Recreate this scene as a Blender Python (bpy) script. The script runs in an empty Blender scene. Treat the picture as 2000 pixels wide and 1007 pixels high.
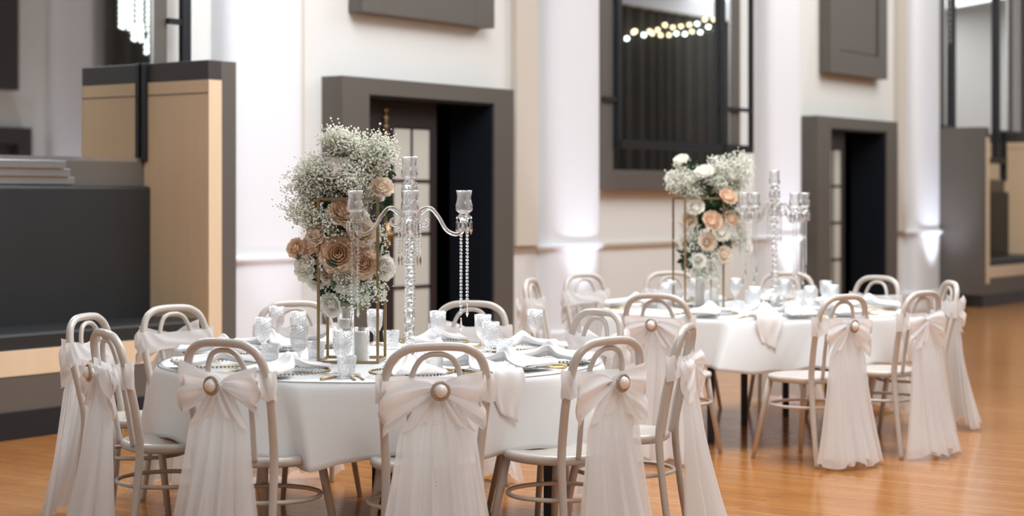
import bpy, math, random
from mathutils import Vector, Matrix
random.seed(7)
PI = math.pi
sc = bpy.context.scene
COL = sc.collection

# ------------------------------------------------------------------ camera, world, lights, exposure
CAM_H = 1.42
cam_d = bpy.data.cameras.new('camera'); cam = bpy.data.objects.new('camera', cam_d); COL.objects.link(cam)
cam.location = (0, 0, CAM_H); cam.rotation_euler = (PI/2, 0, 0)
cam_d.sensor_width = 36; cam_d.lens = 62.6; cam_d.shift_y = -118.5/2000
cam_d.clip_end = 300
cam_d.dof.use_dof = True; cam_d.dof.focus_distance = 7.1; cam_d.dof.aperture_fstop = 2.2
sc.camera = cam
sc.view_settings.view_transform = 'Standard'; sc.view_settings.look = 'None'
sc.view_settings.gamma = 1; sc.view_settings.exposure = 0.2
sc.cycles.max_bounces = 9; sc.cycles.transparent_max_bounces = 20; sc.cycles.transmission_bounces = 8
sc.cycles.glossy_bounces = 5; sc.cycles.diffuse_bounces = 4
sc.cycles.caustics_reflective = False; sc.cycles.caustics_refractive = False
sc.cycles.sample_clamp_indirect = 6
world = bpy.data.worlds.new('world'); sc.world = world; world.use_nodes = True
bg = world.node_tree.nodes['Background']; bg.inputs[0].default_value = (.90, .95, 1.0, 1); bg.inputs[1].default_value = 0.30

def area_light(name, loc, aim, size, power, color):
    d = bpy.data.lights.new(name, 'AREA'); d.shape = 'RECTANGLE'; d.size, d.size_y = size; d.energy = power; d.color = color
    o = bpy.data.objects.new(name, d); COL.objects.link(o); o.location = loc
    o.rotation_euler = (Vector(aim)-Vector(loc)).to_track_quat('-Z', 'Y').to_euler()
    return o
def W0(s, d, z): P = 9.2-d; return (P*-.8121+s*.5835, P*.5835+s*.8121, z)
area_light('ceiling_light', (1.6, 9.4, 6.0), (0.4, 9.2, 0), (5, 5), 560, (.97, .98, 1.0))
area_light('front_fill', (2.5, 1.6, 5.6), (-.2, 8.5, 1.1), (3, 3), 125, (1, .985, .97))  # added lamp, no real window: soft front fill to brighten the roses

area_light('far_wall_fill', W0(18.5, 4.2, 6.3), W0(18.5, 1.5, 1.0), (6, 4), 330, (1.0, .985, .95))  # added lamp without a known fitting, washes the far wall brighter
area_light('end_wall_fill', (24.0, 32.0, 6.3), (24.0, 32.0, 0), (8, 8), 420, (.98, .98, 1.0))  # added lamp that brightens the end wall reflected in the right mirror
# wall frame: s runs along the long wall, d is the distance out from it into the room
NX, NY, WX, WY = -.8121, .5835, .5835, .8121
PW = 9.2
def W(s, d, z):
    P = PW - d
    return (P*NX + s*WX, P*NY + s*WY, z)
WALL_ANG = math.atan2(WY, WX)
def uplight(s, power, spread=1.0, d0=.62, da=-.1):
    d = bpy.data.lights.new('uplight', 'SPOT'); d.energy = power; d.spot_size = spread; d.spot_blend = 1; d.shadow_soft_size = .05
    d.color = (.80, .84, 1.0)
    o = bpy.data.objects.new('uplight', d); COL.objects.link(o); o.location = W(s, d0, .06)
    o.rotation_euler = (Vector(W(s, da, 3.2))-Vector(o.location)).to_track_quat('-Z', 'Y').to_euler()
for s_, pw in ((9.53, 12), (13.62, 75), (17.79, 110), (21.8, 130)):
    uplight(s_, pw)
for s_ in (14.0, 16.3, 18.2): uplight(s_, 70, 1.2, 11.3, 12.6)  # extra spots added to brighten the opposite wall in the left mirror

# ------------------------------------------------------------------ materials
def mat(name):
    m = bpy.data.materials.new(name); m.use_nodes = True
    return m, m.node_tree.nodes, m.node_tree.links
def principled(name, col, rough=.5, metal=0, bump=0, bscale=40, spec=.5, coat=0, var=0, vscale=8, sheen=0):
    m, n, l = mat(name); b = n['Principled BSDF']
    b.inputs['Base Color'].default_value = (*col, 1); b.inputs['Roughness'].default_value = rough
    b.inputs['Metallic'].default_value = metal; b.inputs['Specular IOR Level'].default_value = spec
    b.inputs['Coat Weight'].default_value = coat; b.inputs['Sheen Weight'].default_value = sheen
    tc = n.new('ShaderNodeTexCoord')
    if var:
        t = n.new('ShaderNodeTexNoise'); t.inputs['Scale'].default_value = vscale; t.inputs['Detail'].default_value = 4
        l.new(tc.outputs['Object'], t.inputs['Vector'])
        mx = n.new('ShaderNodeMix'); mx.data_type = 'RGBA'
        mx.inputs['A'].default_value = (*[c*(1-var) for c in col], 1); mx.inputs['B'].default_value = (*[min(1, c*(1+var)) for c in col], 1)
        l.new(t.outputs['Fac'], mx.inputs['Factor']); l.new(mx.outputs['Result'], b.inputs['Base Color'])
    if bump:
        t = n.new('ShaderNodeTexNoise'); t.inputs['Scale'].default_value = bscale; t.inputs['Detail'].default_value = 5
        l.new(tc.outputs['Object'], t.inputs['Vector'])
        bp = n.new('ShaderNodeBump'); bp.inputs['Strength'].default_value = bump; bp.inputs['Distance'].default_value = .01
        l.new(t.outputs['Fac'], bp.inputs['Height']); l.new(bp.outputs['Normal'], b.inputs['Normal'])
    return m

M = {}
M['wall'] = principled('cream_wall_paint', (.755, .765, .75), .6, bump=.05, bscale=30, var=.02, vscale=2)
M['column'] = principled('white_column_paint', (.80, .83, .88), .55)
M['beige'] = principled('beige_trim_paint', (.62, .57, .50), .5)
M['grey'] = principled('taupe_grey_paint', (.112, .100, .088), .42, var=.05, vscale=3)
M['darkgrey'] = principled('charcoal_trim', (.05, .046, .046), .4)
M['plinth'] = principled('black_plinth', (.012, .015, .022), .35)
M['blackroom'] = principled('painted_corridor_dark', (.006, .009, .013), .6)  # near-black colour stands in for the darkness beyond the doors
M['blackdoor'] = principled('black_door_paint', (.022, .016, .018), .4)
M['steel'] = principled('black_steel', (.008, .010, .013), .4)
M['leather'] = principled('black_leather', (.017, .019, .021), .42, bump=.25, bscale=120, var=.2, vscale=3)
M['pane'] = principled('frosted_pane', (.55, .55, .50), .35)
M['gold'] = principled('brushed_gold', (.62, .42, .20), .32, metal=1, var=.1, vscale=20)
M['brass'] = principled('aged_brass', (.50, .33, .16), .38, metal=.9)
M['antique'] = principled('antique_gold_paint', (.33, .24, .12), .35, metal=.75)
M['chair'] = principled('white_chair_lacquer', (.56, .505, .455), .28, coat=.3, var=.02)
M['cloth'] = principled('white_tablecloth', (.80, .815, .82), .75, sheen=.2, bump=.08, bscale=260)
M['napkin'] = principled('white_satin', (.84, .82, .81), .45, sheen=.3)
M['blackmetal'] = principled('black_powder_coat', (.012, .014, .018), .4)

M['curtain'] = principled('charcoal_curtain', (.065, .062, .057), .85, var=.2, vscale=2)
M['leaf'] = principled('dark_green_leaf', (.035, .075, .03), .45, var=.3, vscale=20)
M['stem'] = principled('green_stem', (.20, .27, .12), .6)
M['silver'] = principled('silver_moulding', (.62, .62, .62), .22, metal=.9)
M['brooch'] = principled('brooch_rhinestone', (.50, .40, .30), .25, metal=.7, bump=.6, bscale=300)
M['pearl'] = principled('pearl', (.88, .82, .78), .22, coat=.5)
def sheer(name, col, trans, tl):
    m, n, l = mat(name); out = n['Material Output']; n.remove(n['Principled BSDF'])
    d = n.new('ShaderNodeBsdfDiffuse'); d.inputs[0].default_value = (*col, 1)
    t = n.new('ShaderNodeBsdfTranslucent'); t.inputs[0].default_value = (*col, 1)
    tr = n.new('ShaderNodeBsdfTransparent')
    a = n.new('ShaderNodeMixShader'); a.inputs[0].default_value = tl; l.new(d.outputs[0], a.inputs[1]); l.new(t.outputs[0], a.inputs[2])
    c = n.new('ShaderNodeMixShader'); c.inputs[0].default_value = trans; l.new(a.outputs[0], c.inputs[1]); l.new(tr.outputs[0], c.inputs[2])
    l.new(c.outputs[0], out.inputs[0])
    return m
M['candle'] = sheer('ivory_wax', (.98, .90, .83), 0, .04)
def petal(name, col, col2):
    mm = sheer(name, [(a+b)/2 for a, b in zip(col, col2)], 0, .48); nn, ll = mm.node_tree.nodes, mm.node_tree.links
    tc = nn.new('ShaderNodeTexCoord'); lw = nn.new('ShaderNodeTexNoise'); lw.inputs['Scale'].default_value = 2.2; ll.new(tc.outputs['Object'], lw.inputs['Vector'])
    mx = nn.new('ShaderNodeMix'); mx.data_type = 'RGBA'; mx.inputs['A'].default_value = (*col, 1); mx.inputs['B'].default_value = (*col2, 1); ll.new(lw.outputs['Fac'], mx.inputs['Factor'])
    for q in nn:
        if q.type in ('BSDF_DIFFUSE', 'BSDF_TRANSLUCENT'): ll.new(mx.outputs['Result'], q.inputs[0])
    return mm
M['rose_white'] = petal('white_petal', (.97, .95, .90), (.96, .93, .85))
M['rose_peach'] = petal('peach_petal', (.95, .73, .54), (.96, .82, .68))
M['rose_blush'] = petal('blush_petal', (.94, .80, .66), (.95, .87, .77))
M['gyp'] = principled('babys_breath_white', (.80, .80, .70), .7)

# wood veneer of the booths
def wood(name, a, b_, sc_):
    m, n, l = mat(name); b = n['Principled BSDF']; b.inputs['Roughness'].default_value = .45
    tc = n.new('ShaderNodeTexCoord'); mp = n.new('ShaderNodeMapping'); mp.inputs['Scale'].default_value = sc_
    l.new(tc.outputs['Object'], mp.inputs['Vector'])
    t = n.new('ShaderNodeTexNoise'); t.inputs['Scale'].default_value = 1; t.inputs['Detail'].default_value = 6; t.inputs['Roughness'].default_value = .65
    l.new(mp.outputs['Vector'], t.inputs['Vector'])
    mx = n.new('ShaderNodeMix'); mx.data_type = 'RGBA'; mx.inputs['A'].default_value = (*a, 1); mx.inputs['B'].default_value = (*b_, 1)
    l.new(t.outputs['Fac'], mx.inputs['Factor']); l.new(mx.outputs['Result'], b.inputs['Base Color'])
    return m
M['veneer'] = wood('pale_oak_veneer', (.82, .60, .38), (.92, .71, .47), (14, 14, 1.2))
M['veneer_edge'] = wood('pale_oak_edge', (.66, .50, .34), (.76, .60, .42), (14, 14, 1.2))

# floor: narrow glossy timber strips
def floor_mat():
    m, n, l = mat('timber_floor'); b = n['Principled BSDF']
    tc = n.new('ShaderNodeTexCoord'); mp = n.new('ShaderNodeMapping'); mp.inputs['Rotation'].default_value = (0, 0, -math.atan2(NY, NX))
    l.new(tc.outputs['Object'], mp.inputs['Vector'])
    br = n.new('ShaderNodeTexBrick'); br.inputs['Scale'].default_value = 1; br.inputs['Brick Width'].default_value = 1.3; br.inputs['Row Height'].default_value = .062
    br.inputs['Mortar Size'].default_value = .0012; br.inputs['Mortar Smooth'].default_value = .3; br.inputs['Bias'].default_value = 0
    br.inputs['Color1'].default_value = (.43, .17, .042, 1); br.inputs['Color2'].default_value = (.50, .225, .068, 1); br.inputs['Mortar'].default_value = (.16, .06, .02, 1)
    l.new(mp.outputs['Vector'], br.inputs['Vector'])
    mp2 = n.new('ShaderNodeMapping'); mp2.inputs['Scale'].default_value = (2.0, 40, 1); l.new(mp.outputs['Vector'], mp2.inputs['Vector'])
    t = n.new('ShaderNodeTexNoise'); t.inputs['Scale'].default_value = 1; t.inputs['Detail'].default_value = 6; l.new(mp2.outputs['Vector'], t.inputs['Vector'])
    mx = n.new('ShaderNodeMix'); mx.data_type = 'RGBA'; mx.blend_type = 'MULTIPLY'; mx.inputs['Factor'].default_value = .55
    cr = n.new('ShaderNodeValToRGB'); cr.color_ramp.elements[0].position = .3; cr.color_ramp.elements[0].color = (.62, .55, .48, 1); cr.color_ramp.elements[1].position = .7; cr.color_ramp.elements[1].color = (1, 1, 1, 1)
    l.new(t.outputs['Fac'], cr.inputs['Fac']); l.new(br.outputs['Color'], mx.inputs['A']); l.new(cr.outputs['Color'], mx.inputs['B'])
    l.new(mx.outputs['Result'], b.inputs['Base Color'])
    t2 = n.new('ShaderNodeTexNoise'); t2.inputs['Scale'].default_value = 6; l.new(mp.outputs['Vector'], t2.inputs['Vector'])
    mr = n.new('ShaderNodeMapRange'); mr.inputs['To Min'].default_value = .12; mr.inputs['To Max'].default_value = .24
    l.new(t2.outputs['Fac'], mr.inputs['Value']); l.new(mr.outputs['Result'], b.inputs['Roughness'])
    bp = n.new('ShaderNodeBump'); bp.inputs['Strength'].default_value = .12; bp.inputs['Distance'].default_value = .002
    l.new(t.outputs['Fac'], bp.inputs['Height']); l.new(bp.outputs['Normal'], b.inputs['Normal'])
    b.inputs['Specular IOR Level'].default_value = .38
    return m
M['floor'] = floor_mat()

def mirror_mat():
    m, n, l = mat('mirror_glass'); b = n['Principled BSDF']
    b.inputs['Base Color'].default_value = (.86, .88, .87, 1); b.inputs['Metallic'].default_value = 1; b.inputs['Roughness'].default_value = .015
    return m
M['mirror'] = mirror_mat()

M['tulle'] = sheer('white_tulle', (.93, .945, .955), .20, .48)
M['organza'] = sheer('white_organza', (.96, .95, .95), .10, .45)
M['gyp_petal'] = sheer('babys_breath_petal', (.97, .97, .91), .0, .40)

def crystal(name, ior=1.5, keep=.12, haze=.05, rough=.0):
    # solid crystal: refraction with some straight transmission and a milky sparkle
    m, n, l = mat(name); out = n['Material Output']; n.remove(n['Principled BSDF'])
    g = n.new('ShaderNodeBsdfGlass'); g.inputs['IOR'].default_value = ior; g.inputs['Roughness'].default_value = rough
    tr = n.new('ShaderNodeBsdfTransparent')
    x = n.new('ShaderNodeMixShader'); x.inputs[0].default_value = keep
    l.new(g.outputs[0], x.inputs[1]); l.new(tr.outputs[0], x.inputs[2])
    d = n.new('ShaderNodeBsdfTranslucent'); d.inputs[0].default_value = (.96, .96, .98, 1)
    d2 = n.new('ShaderNodeBsdfDiffuse'); d2.inputs[0].default_value = (.96, .96, .98, 1)
    dd = n.new('ShaderNodeMixShader'); l.new(d.outputs[0], dd.inputs[1]); l.new(d2.outputs[0], dd.inputs[2])
    y = n.new('ShaderNodeMixShader'); y.inputs[0].default_value = haze
    l.new(x.outputs[0], y.inputs[1]); l.new(dd.outputs[0], y.inputs[2]); l.new(y.outputs[0], out.inputs[0])
    return m
def thin_glass(name, edge=.5, haze=.1, cut=0, scale=110, rough=.05):
    # thin-walled vessel: see-through faces, bright grazing edges, cut facets as bump
    m, n, l = mat(name); out = n['Material Output']; n.remove(n['Principled BSDF'])
    tr = n.new('ShaderNodeBsdfTransparent'); tr.inputs[0].default_value = (.985, .99, .99, 1)
    gl = n.new('ShaderNodeBsdfGlossy'); gl.inputs['Roughness'].default_value = rough; gl.inputs[0].default_value = (1, 1, 1, 1)
    d = n.new('ShaderNodeBsdfTranslucent'); d.inputs[0].default_value = (.97, .97, .99, 1)
    d2 = n.new('ShaderNodeBsdfDiffuse'); d2.inputs[0].default_value = (.97, .97, .99, 1)
    dd = n.new('ShaderNodeMixShader'); l.new(d.outputs[0], dd.inputs[1]); l.new(d2.outputs[0], dd.inputs[2])
    lw = n.new('ShaderNodeLayerWeight'); lw.inputs['Blend'].default_value = edge
    a = n.new('ShaderNodeMixShader'); l.new(lw.outputs['Facing'], a.inputs[0]); l.new(tr.outputs[0], a.inputs[1]); l.new(gl.outputs[0], a.inputs[2])
    b = n.new('ShaderNodeMixShader'); b.inputs[0].default_value = haze; l.new(a.outputs[0], b.inputs[1]); l.new(dd.outputs[0], b.inputs[2])
    if cut:
        tc = n.new('ShaderNodeTexCoord')
        v = n.new('ShaderNodeTexVoronoi'); v.inputs['Scale'].default_value = scale; l.new(tc.outputs['Object'], v.inputs['Vector'])
        bp = n.new('ShaderNodeBump'); bp.inputs['Strength'].default_value = cut; bp.inputs['Distance'].default_value = .004
        l.new(v.outputs['Distance'], bp.inputs['Height']); l.new(bp.outputs['Normal'], gl.inputs['Normal']); l.new(bp.outputs['Normal'], lw.inputs['Normal'])
        mr = n.new('ShaderNodeMapRange'); mr.inputs['From Max'].default_value = .7; mr.inputs['To Min'].default_value = haze*.6; mr.inputs['To Max'].default_value = haze*1.5
        l.new(v.outputs['Distance'], mr.inputs['Value']); l.new(mr.outputs['Result'], b.inputs[0])
    l.new(b.outputs[0], out.inputs[0])
    return m
M['crystal'] = crystal('clear_crystal')
M['cutglass'] = thin_glass('cut_glass', .42, .16, .9, 150)
M['plainglass'] = thin_glass('plain_glass', .12, .015)
M['cupglass'] = thin_glass('candle_cup_glass', .55, .13)
M['plateglass'] = thin_glass('plate_glass', .10, .10)
def emis(name, col, s):
    m, n, l = mat(name); out = n['Material Output']; n.remove(n['Principled BSDF'])
    e = n.new('ShaderNodeEmission'); e.inputs[0].default_value = (*col, 1); e.inputs[1].default_value = s; l.new(e.outputs[0], out.inputs[0]); return m
M['warm_bulb'] = emis('warm_fairy_bulb', (1, .80, .45), 9)
M['cool_bulb'] = emis('cool_fairy_bulb', (.85, 1, .97), 14)
M['chand'] = emis('lit_chandelier_crystal', (.92, 1, .96), 2.6)

# ------------------------------------------------------------------ mesh helpers
class MB:
    def __init__(self): self.v = []; self.f = []
    def add(self, vs, fs):
        b = len(self.v); self.v += [tuple(p) for p in vs]; self.f += [tuple(b+i for i in f) for f in fs]; return self
    def box(self, x0, x1, y0, y1, z0, z1):
        vs = [(x, y, z) for z in (z0, z1) for y in (y0, y1) for x in (x0, x1)]
        return self.add(vs, [(0, 2, 3, 1), (4, 5, 7, 6), (0, 1, 5, 4), (2, 6, 7, 3), (0, 4, 6, 2), (1, 3, 7, 5)])
    def wbox(self, s0, s1, d0, d1, z0, z1):     # box in the wall frame
        vs = [W(s, d, z) for z in (z0, z1) for d in (d0, d1) for s in (s0, s1)]
        return self.add(vs, [(0, 1, 3, 2), (4, 6, 7, 5), (0, 4, 5, 1), (2, 3, 7, 6), (0, 2, 6, 4), (1, 5, 7, 3)])
    def tube(self, pts, r, n=10, closed=False, caps=True):
        P = [Vector(p) for p in pts]; k = len(P)
        rr = r if isinstance(r, (list, tuple)) else [r]*k
        T = []
        for i in range(k):
            a = P[(i-1) % k] if (closed or i > 0) else P[0]; b = P[(i+1) % k] if (closed or i < k-1) else P[-1]
            T.append((b-a).normalized())
        up = Vector((0, 0, 1)) if abs(T[0].z) < .9 else Vector((1, 0, 0))
        N = (up - T[0]*up.dot(T[0])).normalized(); vs = []
        for i in range(k):
            if i: N = (N - T[i]*N.dot(T[i])).normalized()
            B = T[i].cross(N)
            vs += [P[i] + (N*math.cos(2*PI*j/n) + B*math.sin(2*PI*j/n))*rr[i] for j in range(n)]
        fs = []
        for i in range(k if closed else k-1):
            for j in range(n):
                a, b = i*n, ((i+1) % k)*n; fs.append((a+j, a+(j+1) % n, b+(j+1) % n, b+j))
        if caps and not closed: fs += [tuple(range(n-1, -1, -1)), tuple((k-1)*n+j for j in range(n))]
        return self.add(vs, fs)
    def lathe(self, prof, n=32, c=(0, 0, 0), mod=None):
        vs = []; fs = []; k = len(prof)
        for i, (r, z) in enumerate(prof):
            for j in range(n):
                a = 2*PI*j/n; q = r*(mod(a, i, z) if mod else 1)
                vs.append((c[0]+q*math.cos(a), c[1]+q*math.sin(a), c[2]+z))
        for i in range(k-1):
            for j in range(n): fs.append((i*n+j, i*n+(j+1) % n, (i+1)*n+(j+1) % n, (i+1)*n+j))
        if prof[0][0] > 1e-6: fs.append(tuple(range(n-1, -1, -1)))
        if prof[-1][0] > 1e-6: fs.append(tuple((k-1)*n+j for j in range(n)))
        return self.add(vs, fs)
    def open_lathe(self, prof, n=32, c=(0, 0, 0), mod=None):
        b = len(self.f); self.lathe(prof, n, c, mod); self.f = [f for f in self.f if len(f) <= 4 or n <= 4]; return self
    def ball(self, c, r, seg=8, rings=5, sz=1):
        prof = [(max(1e-7, r*math.sin(PI*i/rings)), -r*sz*math.cos(PI*i/rings)) for i in range(rings+1)]
        return self.lathe(prof, seg, c)
    def grid(self, fn, nu, nv, closed_u=False):
        vs = [fn(i/nu, j/nv) for j in range(nv+1) for i in range(nu if closed_u else nu+1)]
        w = nu if closed_u else nu+1
        fs = [(j*w+i, j*w+(i+1) % w, (j+1)*w+(i+1) % w, (j+1)*w+i) for j in range(nv) for i in range(nu)]
        return self.add(vs, fs)
    def build(self, name, m, parent=None, smooth=True, solid=0, bevel=0, sub=0):
        me = bpy.data.meshes.new(name); me.from_pydata(self.v, [], self.f); me.validate(); me.update()
        if smooth:
            me.polygons.foreach_set('use_smooth', [True]*len(me.polygons))
            if smooth == 'auto': me.set_sharp_from_angle(angle=R(35))
        me.materials.append(m)
        o = bpy.data.objects.new(name, me); COL.objects.link(o); o.parent = parent
        if bevel:
            b = o.modifiers.new('b', 'BEVEL'); b.width = bevel; b.segments = 2; b.limit_method = 'ANGLE'
        if solid:
            s = o.modifiers.new('s', 'SOLIDIFY'); s.thickness = solid; s.offset = 0
        if sub:
            s = o.modifiers.new('u', 'SUBSURF'); s.levels = sub; s.render_levels = sub
        return o
R = math.radians
def spline(pts, n=8, closed=False):
    P = [Vector(p) for p in pts]; k = len(P); out = []
    for i in range(k if closed else k-1):
        g = (lambda q: P[q % k]) if closed else (lambda q: P[max(0, min(k-1, q))])
        a, b, c, d = g(i-1), g(i), g(i+1), g(i+2)
        for j in range(n):
            t = j/n; out.append(.5*((2*b)+(c-a)*t+(2*a-5*b+4*c-d)*t*t+(3*b-a-3*c+d)*t**3))
    if not closed: out.append(P[-1])
    return out
def empty(name, loc=(0, 0, 0), rz=0):
    o = bpy.data.objects.new(name, None); COL.objects.link(o); o.location = loc; o.rotation_euler = (0, 0, rz); o.empty_display_size = .1
    return o
def tag(o, label=None, cat=None, group=None, kind=None):
    if label: o['label'] = label
    if cat: o['category'] = cat
    if group: o['group'] = group
    if kind: o['kind'] = kind
    return o
def struct(o): o['kind'] = 'structure'; return o
KIDS = {}
def copy_tree(o, parent=None):
    c = o.copy(); COL.objects.link(c); c.parent = parent
    for ch in list(o.children): copy_tree(ch, c)
    return c

# ------------------------------------------------------------------ setting
m = MB(); m.add([W(-12, 12.9, 0), W(46, 12.9, 0), W(46, -3, 0), W(-12, -3, 0)], [(0, 1, 2, 3)])
struct(m.build('floor', M['floor'], smooth=False))
# long wall with two door openings
HT = 7.2
D1, D2 = (10.61, 12.26), (18.82, 20.38)
m = MB()
for a, b in ((-8, D1[0]), (D1[1], D2[0]), (D2[1], 45)): m.wbox(a, b, -.25, 0, 0, HT)
for a, b in (D1, D2): m.wbox(a, b, -.25, 0, 2.22, HT)
struct(m.build('wall_back', M['wall'], smooth=False))
m = MB().wbox(-8, 45, 12.5, 12.7, 0, HT); struct(m.build('wall_front', M['wall'], smooth=False))
m = MB().wbox(45, 45.2, -.25, 12.7, 0, HT); struct(m.build('wall_end', M['wall'], smooth=False))
# corridor boxes behind the doors; their darkness is put into the near-black colour
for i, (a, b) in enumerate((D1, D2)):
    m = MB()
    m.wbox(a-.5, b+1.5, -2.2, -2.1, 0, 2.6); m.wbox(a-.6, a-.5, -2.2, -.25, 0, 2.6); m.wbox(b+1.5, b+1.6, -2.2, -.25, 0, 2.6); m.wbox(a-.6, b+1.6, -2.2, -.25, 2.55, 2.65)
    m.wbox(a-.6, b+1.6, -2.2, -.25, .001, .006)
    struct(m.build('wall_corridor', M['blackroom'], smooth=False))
# reveals of the openings
for i, (a, b) in enumerate((D1, D2)):
    m = MB(); m.wbox(a-.002, a+.02, -.26, .19, 0, 2.22); m.wbox(b-.02, b+.002, -.26, .19, 0, 2.22); m.wbox(a, b, -.26, .19, 2.2, 2.225)
    struct(m.build('trim_%d' % (i+1), M['plinth'], smooth=False))
# chair rail and skirting along the wall
m = MB()
for a, b in ((9.97, 10.28), (12.55, 13.18), (14.05, 17.36), (18.2, 18.46), (20.72, 21.38)):
    m.wbox(a, b, 0, .035, .955, .985); m.wbox(a, b, 0, .02, .93, .955)
struct(m.build('trim_rail', M['beige'], smooth=False))
m = MB()
for a, b in ((9.97, 10.28), (12.55, 13.18), (14.05, 17.36), (18.2, 18.46), (20.72, 21.38)): m.wbox(a, b, 0, .025, 0, .16)
struct(m.build('baseboard_back', M['beige'], smooth=False))
# shallow wall strips beside the columns
m = MB()
for a, b in ((9.95, 10.02), (12.78, 13.12), (18.22, 18.3), (21.05, 21.3)): m.wbox(a, b, 0, .07, .99, HT)
struct(m.build('trim_strip', M['beige'], smooth=False))
# rounded half columns with their rail rings
def column(s, d0=0, sgn=1, half=.42, depth=.20):
    def shape(a, r): # flattened half round
        x = math.cos(a); y = math.sin(a)
        return s + r*half*math.copysign(abs(x)**.55, x), d0 + sgn*r*depth*abs(y)**.55
    m = MB(); n = 28
    def sec(r, z): return [W(*shape(PI*j/n, r), z) for j in range(n+1)]
    rows = [(1.12, 0), (1.12, .2), (1.0, .22), (1.0, .93), (1.06, .94), (1.16, .965), (1.16, .985), (1.0, 1.0), (1.0, HT)]
    vs = []; fs = []
    for (r, z) in rows: vs += sec(r, z)
    for i in range(len(rows)-1):
        for j in range(n): fs.append((i*(n+1)+j, i*(n+1)+j+1, (i+1)*(n+1)+j+1, (i+1)*(n+1)+j))
    m.add(vs, fs); return m
m_all = []
for i, s in enumerate((9.53, 13.62, 17.79, 21.8)):
    struct(column(s).build('column_%d' % (i+1), M['column'], smooth='auto'))
struct(column(18.2, 12.5, -1).build('column_5', M['column'], smooth='auto'))

# door surrounds (deep taupe frames) and the glazed doors standing in them
def surround(n, s0, s1, a, b):
    m = MB(); m.wbox(s0, a, 0, .21, 0, 2.35); m.wbox(b, s1, 0, .21, 0, 2.35); m.wbox(a, b, 0, .21, 2.22, 2.35)
    struct(m.build('trim_door_%d' % n, M['grey'], smooth=False))
surround(1, 10.29, 12.54, *D1); surround(2, 18.47, 20.7, *D2)
def glazed_door(n, s0, d0, ang, w, label, mirror=False):
    root = empty('door_%d' % n, W(s0, d0, 0), WALL_ANG+ang); struct(root); root['label'] = label
    m = MB(); t = .045
    # stiles and rails; local x along the leaf, y depth
    g0, g1 = .245, w-.075
    m.box(0, g0, -t/2, t/2, .02, 2.2); m.box(g1, w, -t/2, t/2, .02, 2.2)
    m.box(g0, g1, -t/2, t/2, .02, .25); m.box(g0, g1, -t/2, t/2, 1.99, 2.2)
    rows = [.25+(1.99-.25)*k/4 for k in range(5)]; mid = (g0+g1)/2
    m.build('door_leaf', M['blackdoor'], root, smooth=False, bevel=.002)
    g = MB(); g.box(mid-.008, mid+.008, -t/2+.005, t/2-.005, .25, 1.99)
    for z in rows[1:-1]: g.box(g0, g1, -t/2+.006, t/2-.006, z-.011, z+.011)
    g.build('glazing_bar', M['blackdoor'], root, smooth=False)
    for k in range(4):
        for (xa, xb) in ((g0, mid-.008), (mid+.008, g1)):
            MB().box(xa, xb, -.005, .005, rows[k]+.011, rows[k+1]-.011).build('pane', M['pane'], root, smooth=False)
    h = MB(); h.tube([(.17, -.03, 1.12), (.17, -.075, 1.12)], .012, 8); h.tube(spline([(.17, -.075, 1.12), (.11, -.085, 1.125), (.04, -.08, 1.11), (.0, -.075, 1.125)], 5), .011, 8)
    h.box(.145, .195, -.034, -.022, 1.02, 1.22); h.ball((.17, -.04, 1.12), .028)
    h.build('door_handle', M['brass'], root)
    b = MB(); b.tube([(.12, -.04, 1.93), (.12, -.04, 2.12)], .008, 8)
    for z in (1.93, 1.99, 2.06, 2.12): b.box(.10, .14, -.05, -.022, z-.012, z+.012)
    b.build('door_bolt', M['brass'], root)
glazed_door(1, 10.92, -.02, 0, .80, 'black door leaf with frosted panes and brass handle in the left doorway')
glazed_door(2, 18.86, -.02, 0, .76, 'black door leaf with frosted panes in the right doorway')

m = MB(); m.wbox(10.63, 10.915, -.045, .005, 0, 2.2); struct(m.build('trim_door_post', M['blackdoor'], smooth=False))

# framed boxes hanging on the wall above the doors
def high_box(s0, s1, label):
    root = empty('wall_cabinet', W(s0, 0, 2.87), 0)
    tag(root, label, 'wall panel box')
    inv = Matrix.Translation(-Vector(root.location))
    m = MB(); m.wbox(s0, s1, 0, .12, 2.87, 4.6); fr = .26
    m.wbox(s0, s0+fr, .12, .15, 2.87, 4.6); m.wbox(s1-fr, s1, .12, .15, 2.87, 4.6); m.wbox(s0+fr, s1-fr, .12, .15, 2.87, 3.13); m.wbox(s0+fr, s1-fr, .12, .15, 4.34, 4.6)
    for mm, nm, mt in ((m, 'frame', M['grey']),):
        o = mm.build(nm, mt, root, smooth=False, bevel=.004); o.location = -Vector(root.location)
    m = MB(); m.wbox(s0+fr+.02, s1-fr-.02, .12, .13, 3.15, 4.32); o = m.build('inset_panel', M['grey'], root, smooth=False); o.location = -Vector(root.location)
high_box(10.6, 12.34, 'dark grey framed panel box on the wall high above the left doorway')
high_box(18.93, 20.53, 'dark grey framed panel box on the wall high above the right doorway')

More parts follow.
